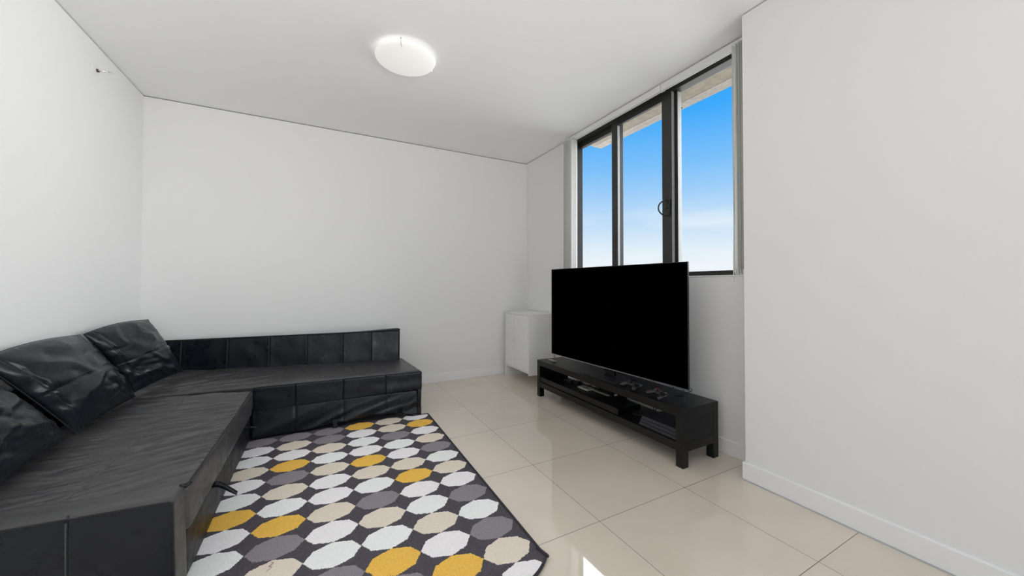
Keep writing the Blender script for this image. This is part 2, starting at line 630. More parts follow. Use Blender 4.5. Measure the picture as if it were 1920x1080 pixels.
# outside: balcony slab above the window
sl = thing('balcony_slab', 'weathered concrete slab overhanging outside above the window', 'slab', (2.8, 2.2, 2.8))
obj('soffit', B(((2.49, 0.2, 2.80), (2.975, 3.47, 3.0))), M['concrete'], sl)
obj('drip_edge', B(((2.977, 0.2, 2.797), (3.10, 3.472, 3.02)), bev=0.003), M['concrete_drip'], sl)
bm = bmesh.new()
cyl(bm, (3.06, 2.30, 2.797), (3.06, 2.30, 2.790), 0.008)
cyl(bm, (2.90, 3.10, 2.80), (2.90, 3.10, 2.792), 0.010)
obj('fixing_bolt', bm, M['gasket'], sl)


# ------------------------------------------------------------------ vertical blinds
def vane_bm(y, rot, z0=1.178, wd=0.089, cx=2.300, bow=0.004):
    bm = bmesh.new()
    n = 6
    z1 = 2.590
    ca, sa = math.cos(rot), math.sin(rot)
    cols = []
    for zi in range(13):
        z = z0 + (z1 - z0) * zi / 12
        row = []
        for k in range(n + 1):
            s = (k / n - 0.5) * wd
            c = bow * (1 - (2 * k / n - 1) ** 2)
            row.append((cx + ca * s - sa * c, y + sa * s + ca * c + 0.0025 * math.sin(z * 2 + y * 40), z))
        cols.append(row)
    th = 0.0012
    F = [[bm.verts.new(p) for p in row] for row in cols]
    G = [[bm.verts.new((p[0], p[1] + th, p[2])) for p in row] for row in cols]
    for i in range(12):
        for k in range(n):
            bm.faces.new((F[i][k], F[i][k + 1], F[i + 1][k + 1], F[i + 1][k]))
            bm.faces.new((G[i][k], G[i + 1][k], G[i + 1][k + 1], G[i][k + 1]))
        bm.faces.new((F[i][0], F[i + 1][0], G[i + 1][0], G[i][0]))
        bm.faces.new((F[i][n], G[i][n], G[i + 1][n], F[i + 1][n]))
    # pinched hanger at the head
    box(bm, (cx - 0.012, y - 0.003, z1), (cx + 0.012, y + 0.003, z1 + 0.02))
    return bm


def blind(label, y0, y1, spots, chain_y):
    t = thing('vertical_blind', label, 'blind', (2.335, (y0 + y1) / 2, 2.58), 'vertical blinds of the window')
    rb = B(((2.318, y0, 2.603), (2.352, y1, 2.647)), ((2.318, y0, 2.597), (2.325, y1, 2.602)), ((2.340, y0, 2.597), (2.348, y1, 2.602)), bev=0.002)
    obj('headrail', rb, M['rail'], t)
    obj('rail_end_cap', B(((2.316, y0 + 0.001 if y0 > 1.5 else y1 - 0.012, 2.596), (2.354, y0 + 0.012 if y0 > 1.5 else y1 - 0.001, 2.649)), bev=0.002), M['rail'], t)
    for y, rot in spots:
        v = obj('vane', vane_bm(y, R(rot)), M['blind'], t, smooth=True)
        wv = bmesh.new()
        ca, sa = math.cos(R(rot)), math.sin(R(rot))
        box(wv, (2.300 - 0.040 * ca, y - 0.0022, 1.166), (2.300 + 0.040 * ca, y + 0.0035, 1.196))
        obj('bottom_weight', wv, M['rail'], v)
    return t


bl1 = blind('vertical blind stacked at the far left end of the window', 1.93, 3.13,
            [(2.985 + 0.017 * k, 4 + 3 * math.sin(k * 2.3)) for k in range(8)], 3.0)
bl2 = blind('vertical blind stacked beside the wall pier at the right end of the window', 1.214, 1.925,
            [(1.232 + 0.0165 * k, -6 + 4 * math.sin(k * 1.7)) for k in range(7)], 1.3)
# loose first vane turned a little, link chain and wand of the right blind
bm = bmesh.new()
pts = [(2.292, 1.336, 2.56), (2.280, 1.338, 2.0), (2.262, 1.342, 1.30), (2.260, 1.342, 1.135)]
tube(bm, smooth_path(pts, 6), 0.0028, 8)
cyl(bm, (2.260, 1.342, 1.135), (2.260, 1.342, 1.120), 0.006, 10)
obj('wand', bm, M['rail'], bl2, smooth=True)
for k in range(6):
    bm = bmesh.new()
    y = 1.232 + 0.0165 * k
    tube(bm, smooth_path([(2.262, y, 1.172), (2.262, y + 0.008, 1.158), (2.262, y + 0.0165, 1.172)], 4), 0.0011, 6)
    obj('link_chain', bm, M['rail'], bl2, smooth=True)

# ------------------------------------------------------------------ ceiling lamp
lc = (0.510, 2.497)
cl = thing('ceiling_lamp', 'round frosted glass dish lamp on the ceiling with three metal clips', 'ceiling lamp', (lc[0], lc[1], HZ))
RL = 0.195
prof = [(0.0, 0.0)]
for k in range(1, 15):
    a = k / 14
    prof.append((RL * math.sin(a * math.pi / 2) ** 0.95, 0.034 * (1 - math.cos(a * math.pi / 2)) ** 1.1))
prof += [(RL + 0.002, 0.036), (RL - 0.001, 0.040), (RL - 0.006, 0.039)]
DZ = HZ - 0.064
bm = bmesh.new()
lathe(bm, prof, (lc[0], lc[1], DZ), 72)
dish = obj('glass_dish', bm, M['lampglass'], cl, smooth=True)
inner = []
for k in range(13, -1, -1):
    a = k / 14
    inner.append(((RL - 0.006) * math.sin(a * math.pi / 2) ** 0.95 if k else 0.0, 0.006 + 0.031 * (1 - math.cos(a * math.pi / 2)) ** 1.1))
bm = bmesh.new()
lathe(bm, inner, (lc[0], lc[1], DZ), 72)
obj('inner_face', bm, M['rail'], dish, smooth=True)
bm = bmesh.new()
lathe(bm, [(0, 0), (0.11, 0), (0.11, -0.012), (0.10, -0.016), (0, -0.016)], (lc[0], lc[1], HZ), 40)
obj('ceiling_plate', bm, M['rail'], cl)
for ang in (-110, 130, 10):
    a = R(ang)
    ux, uy = math.cos(a), math.sin(a)
    f = lambda r, z: (lc[0] + ux * r, lc[1] + uy * r, HZ + z)
    bm = bmesh.new()
    tube(bm, [f(RL - 0.030, -0.056), f(RL - 0.010, -0.046), f(RL + 0.006, -0.030), f(RL + 0.008, -0.020), f(RL - 0.004, -0.018)], [0.0010, 0.003, 0.0045, 0.0045, 0.0025], 8)
    obj('clip', bm, M['chrome'], cl, smooth=True)
for px, py in ((0.06, 0.02), (-0.06, -0.03)):
    pl = bpy.data.lights.new('bulb', 'POINT')
    pl.energy = 0.16
    pl.shadow_soft_size = 0.02
    pl.color = (1, 0.98, 0.94)
    po = bpy.data.objects.new('bulb', pl)
    po.location = (lc[0] + px, lc[1] + py, HZ - 0.034)
    COL.objects.link(po)

# ------------------------------------------------------------------ side-wall sprinkler
sp = thing('sprinkler_head', 'small white sidewall fire sprinkler high on the left wall', 'sprinkler', (LX, 3.309, 2.481))
sx, sy, sz = LX, 3.309, 2.481
bm = bmesh.new()
tube(bm, [(sx - 0.002, sy, sz), (sx + 0.004, sy, sz), (sx + 0.006, sy, sz), (sx + 0.009, sy, sz)], [0.038, 0.038, 0.034, 0.022], 28)
obj('escutcheon', bm, M['rail'], sp)
bm = bmesh.new()
tube(bm, [(sx + 0.006, sy, sz), (sx + 0.02, sy, sz)], [0.011, 0.009], 14)
obj('nozzle', bm, M['brass'], sp)
bm = bmesh.new()
for s in (-1, 1):
    tube(bm, [(sx + 0.018, sy + 0.009 * s, sz), (sx + 0.04, sy + 0.011 * s, sz), (sx + 0.06, sy + 0.003 * s, sz)], 0.0025, 8)
box(bm, (sx + 0.058, sy - 0.014, sz + 0.004), (sx + 0.080, sy + 0.014, sz + 0.006))
box(bm, (sx + 0.058, sy - 0.005, sz - 0.004), (sx + 0.062, sy + 0.005, sz + 0.005))
obj('deflector', bm, M['chrome'], sp)

# ================================================================== RUG
rugm = [mat('rug_charcoal_pile', srgb(86, 82, 89), 0.95, spec=0.1, var=(170, 0.22), bump=(500, 0.5, 0.003)),
        mat('rug_white_pile', srgb(249, 246, 247), 0.95, spec=0.1, var=(170, 0.07), bump=(500, 0.5, 0.003)),
        mat('rug_mint_white_pile', srgb(246, 248, 246), 0.95, spec=0.1, var=(170, 0.07), bump=(500, 0.5, 0.003)),
        mat('rug_beige_pile', srgb(234, 222, 206), 0.95, spec=0.1, var=(170, 0.08), bump=(500, 0.5, 0.003)),
        mat('rug_grey_pile', srgb(146, 139, 146), 0.95, spec=0.1, var=(170, 0.14), bump=(500, 0.5, 0.003)),
        mat('rug_mustard_pile', srgb(245, 196, 92), 0.95, spec=0.1, var=(170, 0.12), bump=(500, 0.5, 0.003))]
K = {'w': 1, 'm': 2, 'b': 3, 'g': 4, 'y': 5}
PAT = {  # colours of each column from row -4 (far) to row 8 (near)
    3: 'wmbmgwbymbgwb',
    2: 'wywbgmbwgmgbw',
    1: 'bbgmwbywmbwyg',
    0: 'ywmwybmgbmygb',
    -1: 'ggbmbwwbwmgwm',
    -2: 'wbwywbmygbwbm' ,
    -3: 'gwmbwmywmymbw',
    -4: 'wbgwmbwgybmwb'}
PAT[-2] = 'gbwygbmygbwbm'
RX0, RX1, RY0, RY1 = -0.52, 0.817, 1.160, 3.072
DX, DY = 0.2133, 0.1545


def rug_cell(x, y):
    xr = x + (y - 2.43) * -0.012      # slight twist of the rug on the floor
    jx = 0.0030 * nz_(x * 70, y * 70) + 0.0012 * nz_(x * 240, y * 240, 3)
    jy = 0.0030 * nz_(x * 70, y * 70, 7) + 0.0012 * nz_(x * 240, y * 240, 9)
    c = (xr - 0.280) / DX
    ci = round(c)
    rr_ = (2.430 - y) / DY
    ri = round(rr_)
    u = abs(xr + jx - 0.280 - ci * DX) / (DX / 2)
    v = abs(2.430 - (y + jy) - ri * DY) / (DY / 2)
    # octagon with tips on the axes: (1,0) (.72,.68) (0,1)
    ok = (u + v * (1 - 0.68) / 0.68 < 1.0) and (v + u * (1 - 0.68) / 0.68 < 1.0)
    if not ok:
        return 0
    if ci > 2 or ri < -4:
        return 0
    s = PAT.get(ci, PAT[0])
    i = ri + 4
    return K[s[i]] if 0 <= i < len(s) else 1


def rug_warp(x, y, v):
    x2 = x + 0.010 * (v - 0.5)
    k = max(0.0, (x2 - 0.60) / 0.20)
    y2 = y + (1 - v) ** 6 * 0.070 * k ** 2.6 + v ** 8 * 0.13 * min(1.0, max(0.0, (0.70 - x2) / 0.2))
    return x2, y2


def build_rug():
    stp = 0.0030
    nx = int((RX1 - RX0) / stp)
    ny = int((RY1 - RY0) / stp)
    verts, faces, mats_ = [], [], []
    for j in range(ny + 1):
        for i in range(nx + 1):
            u, v = i / nx, j / ny
            x, y = RX0 + (RX1 - RX0) * u, RY0 + (RY1 - RY0) * v
            x, y = rug_warp(x, y, v)
            z = 0.0105 + 0.0012 * nz_(x * 160, y * 160) + 0.0008 * nz_(x * 9, y * 9)
            z += 0.004 * math.exp(-((x - 0.82) ** 2 + (y - 1.23) ** 2) / 0.004)
            verts.append((x, y, z))
    cell = []
    for j in range(ny):
        for i in range(nx):
            a = j * (nx + 1) + i
            faces.append((a, a + 1, a + nx + 2, a + nx + 1))
            mats_.append(rug_cell(*rug_warp(RX0 + (RX1 - RX0) * (i + 0.5) / nx, RY0 + (RY1 - RY0) * (j + 0.5) / ny, (j + 0.5) / ny)))
    # grooves between colours: sink charcoal pile slightly
    low = [0] * len(verts)
    for f, m_ in zip(faces, mats_):
        if m_ == 0:
            for q in f:
                low[q] += 1
    verts = [(x, y, z - (0.0012 if low[i] >= 2 else 0)) for i, (x, y, z) in enumerate(verts)]
    # skirt down to the floor
    n0 = len(verts)
    per = [i for i in range(nx + 1)] + [j * (nx + 1) + nx for j in range(1, ny + 1)] + [ny * (nx + 1) + i for i in range(nx - 1, -1, -1)] + [j * (nx + 1) for j in range(ny - 1, 0, -1)]
    for q in per:
        verts.append((verts[q][0], verts[q][1], 0.001))
    for k in range(len(per)):
        k2 = (k + 1) % len(per)
        faces.append((per[k], n0 + k, n0 + k2, per[k2]))
        mats_.append(0)
    me = bpy.data.meshes.new('area_rug')
    me.from_pydata(verts, [], faces)
    for p, m_ in zip(me.polygons, mats_):
        p.material_index = m_
        p.use_smooth = True
    t = thing('area_rug', 'charcoal rug with white, beige, grey and mustard octagons on the tiled floor', 'rug', (0.15, 2.15, 0))
    o = link('pile', me, rugm, t)
    # bound edge
    edge = [Vector(verts[q]) for q in per[::3]]
    bm = bmesh.new()
    pts = [Vector((p.x, p.y, 0.0085)) for p in edge]
    tube(bm, pts, 0.0065, 8, closed=True)
    obj('edge_binding', bm, mat('rug_binding', srgb(48, 47, 52), 0.8, bump=(600, 0.5, 0.002)), t, smooth=True)
    # the little point of binding sticking out at the near right corner
    bm = bmesh.new()
    tube(bm, smooth_path([(0.806, 1.300, 0.012), (0.812, 1.262, 0.013), (0.818, 1.232, 0.015)], 5), [0.007] * 10 + [0.005], 8)
    obj('loose_binding_end', bm, bpy.data.materials['rug_binding'], t, smooth=True)
    # red thread mark on a beige octagon
    bm = bmesh.new()
    tube(bm, smooth_path([(-0.17, 1.675, 0.0125), (-0.155, 1.69, 0.0128), (-0.165, 1.70, 0.0125), (-0.150, 1.712, 0.0128), (-0.158, 1.72, 0.0125)], 5), 0.0007, 5)
    obj('red_thread', bm, M['red'], t)


build_rug()

# ================================================================== SOFA
sofa = thing('corner_sofa', 'black leather corner sofa bed with long chaise against the back wall', 'sofa', (-0.8, 2.8, 0))


def seams(p, xs, w_=0.003, a=0.006):
    w_ = 0.0028
    return -a * sum(gauss(p - x, w_) for x in xs)


# ---- bed section (seat in front of the left wall)
def bed_disp(p, n, L):
    h = 0.0
    x, y = p.x, p.y
    if n.z > 0.5:
        # long creases running across, denser towards the right edge
        fx = x / L[0]
        bend = 0.10 * math.sin(fx * 2.6) + 0.03 * nz_(x * 2, y * 2)
        yy = y - 0.16 * fx + bend
        amp = 0.35 + 0.65 * min(1, max(0, (y - 0.12) / 0.4)) * min(1, max(0, (1.30 - y) / 0.3))
        h -= amp * 0.0145 * ridge(x * 1.5 + 4, yy * 8.0, 0.3, 8.0)
        h -= amp * 0.0120 * ridge(x * 2.0 + 9, yy * 12.0, 5.1, 7.0)
        h -= amp * 0.0060 * ridge(x * 2.6 + 2, yy * 20.0, 8.1, 5.0)
        h += 0.0050 * nz_(x * 1.9, yy * 5, 2.0)
        h -= 0.0028 * gauss(x - 0.435, 0.003)        # long stitched seam
        h += 0.004 * math.sin(math.pi * fx)
        h *= min(1.0, (L[0] - x) / 0.035 + 0.1)
    elif n.x > 0.5:
        h += 0.003 * nz_(y * 7, p.z * 9)
        h -= 0.003 * gauss(y - 0.62, 0.004)
    return h


ZS = 0.382
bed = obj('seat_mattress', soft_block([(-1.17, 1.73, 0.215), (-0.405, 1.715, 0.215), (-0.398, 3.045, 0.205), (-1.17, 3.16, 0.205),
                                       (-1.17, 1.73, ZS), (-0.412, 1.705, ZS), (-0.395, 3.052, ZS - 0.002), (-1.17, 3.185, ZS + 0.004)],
                                      0.022, (0.013, 0.0045, 0.02), bed_disp, ex=(0.435,)), M['lit_leather'], sofa, smooth=True)
# piped seam along the mattress edge
bm = bmesh.new()
tube(bm, smooth_path([(-0.4175, 1.72, ZS - 0.006), (-0.410, 2.1, ZS - 0.005), (-0.405, 2.6, ZS - 0.006), (-0.401, 3.04, ZS - 0.006)], 10), 0.0028, 8)
obj('edge_piping', bm, M['stitch'], bed, smooth=True)
bm = bmesh.new()
tube(bm, smooth_path([(-0.43, 1.70, ZS + 0.006), (-0.419, 1.713, ZS + 0.001), (-0.41, 1.735, ZS - 0.002)], 6), [0.006 + 0.003 * math.sin(k * 2.1) for k in range(13)], 8)
obj('gathered_corner', bm, M['leather'], bed, smooth=True)


def base_disp(p, n, L):
    if n.x > 0.5:
        return 0.003 * nz_(p.y * 3, p.z * 6) - 0.004 * gauss(p.y - 0.75 - 0.06 * p.z, 0.005)
    return 0


obj('pull_out_base', soft_block([(-1.17, 1.74, 0.02), (-0.425, 1.73, 0.02), (-0.418, 3.10, 0.02), (-1.17, 3.15, 0.02),
                                 (-1.17, 1.74, 0.222), (-0.418, 1.73, 0.222), (-0.412, 3.08, 0.212), (-1.17, 3.15, 0.212)],
                                0.012, (0.1, 0.03, 0.03), base_disp), M['leather_side'], sofa, smooth=True)


# pull straps: flat loops hanging out of the base
def strap(y, z, droop, ln=0.085):
    bm = bmesh.new()
    wv = 0.014
    path = smooth_path([(-0.415, y, z), (-0.385, y - 0.005, z - 0.004), (-0.415 + ln, y - 0.015, z - droop), (-0.412 + ln, y - 0.015, z - droop - 0.006),
                        (-0.385, y - 0.005, z - 0.016), (-0.415, y, z - 0.010)], 6)
    lo, hi = [], []
    for q in path:
        lo.append((bm.verts.new(q + Vector((0, -wv, 0))), bm.verts.new(q + Vector((0, -wv, -0.0025)))))
        hi.append((bm.verts.new(q + Vector((0, wv, 0))), bm.verts.new(q + Vector((0, wv, -0.0025)))))
    for i in range(len(path) - 1):
        bm.faces.new((lo[i][0], lo[i + 1][0], hi[i + 1][0], hi[i][0]))
        bm.faces.new((lo[i][1], hi[i][1], hi[i + 1][1], lo[i + 1][1]))
        bm.faces.new((lo[i][0], lo[i][1], lo[i + 1][1], lo[i + 1][0]))
        bm.faces.new((hi[i][0], hi[i + 1][0], hi[i + 1][1], hi[i][1]))
    bm.faces.new((lo[0][0], hi[0][0], hi[0][1], lo[0][1]))
    bm.faces.new((lo[-1][0], lo[-1][1], hi[-1][1], hi[-1][0]))
    o = obj('pull_strap', bm, M['leather'], sofa, smooth=True)
    return o


strap(2.07, 0.218, 0.050)
strap(2.78, 0.222, 0.006, 0.07)


# ---- near arm
def arm_disp(p, n, L):
    h = 0.0
    if n.y < -0.5:
        h += seams(p.x, [0.593], 0.006, 0.006)
        h += 0.004 * nz_(p.x * 5, p.z * 5) + 0.002 * gauss(p.x - L[0] + 0.24, 0.015)
        h -= 0.0035 * gauss(p.z - (L[2] - 0.022), 0.005)
        h -= 0.0035 * gauss(p.x - (L[0] - 0.014), 0.005)
    if n.z > 0.5:
        h += 0.003 * ridge(p.x * 3, p.y * 14, 1, 3) + 0.003 * nz_(p.x * 6, p.y * 6)
    return h


arm = obj('armrest', soft_block([(-1.26, 1.69, 0.03), (-0.415, 1.60, 0.03), (-0.410, 1.725, 0.03), (-1.26, 1.84, 0.03),
                                 (-1.26, 1.69, 0.392), (-0.422, 1.60, 0.392), (-0.418, 1.722, 0.388), (-1.26, 1.84, 0.392)],
                                0.018, (0.012, 0.02, 0.012), arm_disp, ex=(0.593,)), M['leather'], sofa, smooth=True)
arm.data.materials.append(M['lit_leather'])  # upper and right faces take the lit copy of the leather
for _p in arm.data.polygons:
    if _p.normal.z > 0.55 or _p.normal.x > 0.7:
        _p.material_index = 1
bm = bmesh.new()
tube(bm, [(-1.24, 1.6895, 0.385), (-0.432, 1.6025, 0.385), (-0.424, 1.606, 0.376), (-0.4185, 1.606, 0.05)], 0.003, 8)
obj('edge_piping', bm, M['stitch'], arm, smooth=True)


# ---- chaise along the back wall
def chaise_disp(p, n, L):
    h = 0.0
    if n.z > 0.5:
        f = max(0.0, 1 - p.x / 1.35)
        a = p.x * 0.8 + p.y * 0.6
        b = -p.x * 0.55 + p.y * 0.9
        h -= f * 0.0100 * ridge(b * 7, a * 1.8, 1.0, 5)
        h -= f * 0.0075 * ridge(b * 14, a * 2.6, 4.0, 5)
        h += 0.002 * nz_(p.x * 3, p.y * 3)
        h -= 0.004 * gauss(p.x - 0.62 - 0.4 * (p.y - 0.3), 0.006) * (1 if p.x < 0.9 else 0)
        h += 0.002 * ridge(p.x * 25, p.y * 4, 2, 3) * gauss(p.y - 0.02, 0.03)
    elif n.y < -0.5:
        h += seams(p.x, [1.05, 1.365, 1.675], 0.005, 0.007)
        h += 0.003 * nz_(p.x * 6, p.z * 16) - 0.004 * gauss(p.z - L[2] + 0.028 + 0.004 * nz_(p.x * 3, 0), 0.005)
    return h


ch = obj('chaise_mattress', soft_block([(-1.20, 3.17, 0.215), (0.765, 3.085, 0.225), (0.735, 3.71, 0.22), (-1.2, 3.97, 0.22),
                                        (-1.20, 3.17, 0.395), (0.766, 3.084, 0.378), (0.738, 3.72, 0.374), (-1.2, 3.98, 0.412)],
                                       0.016, (0.012, 0.014, 0.014), chaise_disp), M['lit_leather'], sofa, smooth=True)
bm = bmesh.new()
tube(bm, [(-0.40, 3.1262, 0.3755), (0.2, 3.100, 0.3735), (0.760, 3.0745, 0.3712)], 0.0022, 8)
obj('edge_piping', bm, M['stitch'], ch, smooth=True)


def chaise_band():
    """vertical front and right faces of the chaise cushion, in the darker, shaded leather colour"""
    def dsp(p, n, L):
        h = 0
        if n.y < -0.5:
            h += seams(p.x, [0.255, 0.572, 0.882], 0.005, 0.006) + 0.003 * nz_(p.x * 6, p.z * 16)
            h += 0.002 * ridge(p.x * 12, p.z * 5, 3, 3) * (gauss(p.x - 0.255, 0.05) + gauss(p.x - 0.88, 0.06))
        return h
    return soft_block([(-0.405, 3.128, 0.205), (0.772, 3.076, 0.222), (0.742, 3.70, 0.222), (-0.405, 3.70, 0.205),
                       (-0.405, 3.124, 0.3745), (0.772, 3.071, 0.3705), (0.742, 3.70, 0.366), (-0.405, 3.70, 0.372)],
                      0.008, (0.01, 0.1, 0.012), dsp, ex=(0.255, 0.572, 0.882))


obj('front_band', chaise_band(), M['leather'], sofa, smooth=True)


def skirt():
    """loose valance hanging from the band, with folds and an uneven hem"""
    bm = bmesh.new()
    path = [(-0.41, 3.138), (0.1, 3.116), (0.5, 3.098), (0.735, 3.088)]
    n, mrow = 150, 14
    outer, inner = [], []
    for i in range(n + 1):
        t = i / n
        x = -0.41 + 1.145 * t
        y0 = 3.138 - 0.0437 * (x + 0.41)
        hem = 0.028 + 0.012 * math.sin(x * 5) + 0.01 * nz_(x * 4, 0.0)
        if 0.20 < x < 0.64:
            hem += 0.026 * math.sin((x - 0.20) / 0.44 * math.pi) ** 0.4
        if x > 0.64:
            hem = 0.022
        ro, ri = [], []
        for k in range(mrow + 1):
            s = k / mrow
            z = 0.218 * (1 - s) + hem * s
            fold = 0.016 * s * nz_(x * 7 + s * 3.0, 1.0 + s * 0.6) + 0.012 * s * ridge(x * 4 + s * 2.2, 2.0, 0, 3)
            fold += -0.004 * (gauss(x + 0.147, 0.006) + gauss(x - 0.172, 0.005) + gauss(x - 0.482, 0.005))
            y = y0 - 0.002 - fold - 0.004 * s
            ro.append(bm.verts.new((x, y, z)))
            ri.append(bm.verts.new((x, y + 0.003, z)))
        outer.append(ro)
        inner.append(ri)
    for i in range(n):
        for k in range(mrow):
            bm.faces.new((outer[i][k], outer[i][k + 1], outer[i + 1][k + 1], outer[i + 1][k]))
            bm.faces.new((inner[i][k], inner[i + 1][k], inner[i + 1][k + 1], inner[i][k + 1]))
        bm.faces.new((outer[i][mrow], inner[i][mrow], inner[i + 1][mrow], outer[i + 1][mrow]))
        bm.faces.new((outer[i][0], outer[i + 1][0], inner[i + 1][0], inner[i][0]))
    for e in (0, n):
        for k in range(mrow):
            bm.faces.new((outer[e][k], outer[e][k + 1], inner[e][k + 1], inner[e][k]))
    return bm


obj('valance', skirt(), M['leather'], sofa, smooth=True)
obj('chaise_frame', B(((-0.40, 3.175, 0.018), (0.70, 3.62, 0.216)), ((-1.2, 3.2, 0.018), (-0.41, 3.62, 0.2)), bev=0.004), M['leather_side'], sofa)
obj('end_panel', soft_block([(0.735, 3.082, 0.07), (0.768, 3.082, 0.07), (0.738, 3.70, 0.07), (0.705, 3.70, 0.07),
                             (0.735, 3.078, 0.235), (0.770, 3.078, 0.235), (0.740, 3.70, 0.235), (0.705, 3.70, 0.235)],
                            0.006, 0.05), M['leather'], sofa, smooth=True)
for (x, y) in ((0.738, 3.086), (0.70, 3.62), (0.10, 3.084), (-1.15, 3.6)):
    zf = 0.0 if (x > 0.4 or x < -1) else 0.012
    obj('leg', B(((x, y, zf), (x + 0.032, y + 0.04, 0.075)), bev=0.003), M['plastic'], sofa)
obj('leg', B(((-0.50, 1.63, 0.0125), (-0.46, 1.67, 0.04)), bev=0.003), M['plastic'], sofa)
obj('slide_rail', B(((0.722, 3.088, 0.012), (0.727, 3.10, 0.075))), M['chrome'], sofa)


# ---- chaise backrest
def back_disp(p, n, L):
    h = 0.0
    if n.y < -0.5:
        h += seams(p.x, [0.26, 0.575, 0.875, 1.165, 1.455, 1.70], 0.006, 0.008)
        h += 0.005 * nz_(p.x * 4, p.z * 5) + 0.004 * nz_(p.x * 9, p.z * 9, 3)
        for s in (0.26, 0.575, 0.875, 1.165, 1.455, 1.70):
            h += 0.0025 * gauss(p.x - s, 0.02)
        h += 0.003 * math.sin(math.pi * p.z / L[2])
        h -= 0.003 * gauss(p.z - L[2] + 0.012, 0.004)
    if n.z > 0.5:
        h += 0.003 * nz_(p.x * 3, 4) + 0.020 * max(0.0, (p.x - 1.35) / 0.58) ** 1.5 - 0.006
    return h


bk = obj('chaise_backrest', soft_block([(-1.24, 3.905, 0.30), (0.685, 3.620, 0.30), (0.69, 3.71, 0.30), (-1.24, 4.01, 0.30),
                                        (-1.24, 3.925, 0.650), (0.692, 3.640, 0.661), (0.695, 3.71, 0.661), (-1.24, 4.01, 0.650)],
                                       0.010, (0.010, 0.03, 0.010), back_disp, ex=(0.26, 0.575, 0.875, 1.165, 1.455, 1.70)), M['leather'], sofa, smooth=True)
bm = bmesh.new()
tube(bm, [(-1.2, 3.919, 0.648), (0.688, 3.6385, 0.660), (0.694, 3.640, 0.655), (0.687, 3.617, 0.38)], 0.0035, 8)
obj('edge_piping', bm, M['stitch'], bk, smooth=True)
# ---- backrest behind the loose cushions
obj('left_backrest', soft_block([(-1.268, 1.72, 0.03), (-1.235, 1.72, 0.03), (-1.235, 3.92, 0.03), (-1.268, 3.92, 0.03),
                                 (-1.268, 1.72, 0.62), (-1.24, 1.72, 0.62), (-1.24, 3.92, 0.62), (-1.268, 3.92, 0.62)],
                                0.02, 0.06), M['leather'], sofa, smooth=True)


# ---- loose back cushions
def cushion(label, c, T, seed, seam_u=None, seam_v=0.5):
    """c: corners bottom near, bottom far, top far, top near (u near->far, v bottom->top)"""
    c = [Vector(q) for q in c]
    nrm = (c[1] - c[0]).cross(c[3] - c[0]).normalized()
    if nrm.x < 0:
        nrm = -nrm
    n = 88
    bm = bmesh.new()
    F, G = {}, {}
    rim = []

    def cen(u, v):
        return c[0].lerp(c[1], u).lerp(c[3].lerp(c[2], u), v)

    for i in range(n + 1):
        for j in range(n + 1):
            # cluster samples at the rim
            u = 0.5 - 0.5 * math.cos(math.pi * i / n)
            v = 0.5 - 0.5 * math.cos(math.pi * j / n)
            su, sv = math.sin(math.pi * u), math.sin(math.pi * v)
            # edges draw in a little between the corners
            uu = u + 0.016 * (0.5 - u) * 2 * sv
            vv = v + (0.020 if v < 0.5 else -0.045) * (0.5 - v) * 2 * su
            prof_ = (max(0.0, su) ** 0.42) * (max(0.0, sv) ** 0.42)
            p = cen(uu, vv)
            wr = 0.010 * nz_(u * 3 + seed, v * 3) + 0.010 * ridge(u * 2.0 + v * 2.5 + seed, v * 4.0 - u * 2.0 + seed, 0.5, 2.6) ** 1.3
            wr -= 0.008 * ridge(u * 2 + seed * 2, v * 4 + u * 2.0, 2.5, 3.5) + 0.004 * ridge(u * 2.6 + v * 2 + seed, v * 6 - u * 1.5, 7.5, 4.0)
            # radiating creases at the corners
            wr += 0.006 * math.sin(9 * math.atan2(v + 0.02, 1.02 - u) * 2) * gauss(math.hypot(u - 1, v), 0.28)
            h = T * 0.5 * prof_
            e = 1 if prof_ > 0 else 0
            g = 0.0
            if seam_v:
                g -= 0.009 * gauss(v - seam_v - 0.04 * (u - 0.5), 0.009)
            if seam_u:
                g -= 0.010 * gauss(u - seam_u, 0.009)
            if i in (0, n) or j in (0, n):
                q = bm.verts.new(p)
                F[i, j] = G[i, j] = q
            else:
                F[i, j] = bm.verts.new(p + nrm * (h + (wr + g) * min(1, prof_ * 1.4)))
                G[i, j] = bm.verts.new(p - nrm * (h * 0.55))
    for i in range(n):
        for j in range(n):
            bm.faces.new((F[i, j], F[i + 1, j], F[i + 1, j + 1], F[i, j + 1]))
            bm.faces.new((G[i, j], G[i, j + 1], G[i + 1, j + 1], G[i + 1, j]))
    pts = [F[i, 0].co.copy() for i in range(n)] + [F[n, j].co.copy() for j in range(n)] + [F[i, n].co.copy() for i in range(n, 0, -1)] + [F[0, j].co.copy() for j in range(n, 0, -1)]
    t = thing('back_cushion', label, 'cushion', tuple(cen(0.5, 0.0)), 'loose back cushions of the sofa')
    obj('cover', bm, M['leather'], t, smooth=True)
    b2 = bmesh.new()
    tube(b2, pts[::2], 0.0035, 6, closed=True)
    obj('piping', b2, M['stitch'], t, smooth=True)
    return t


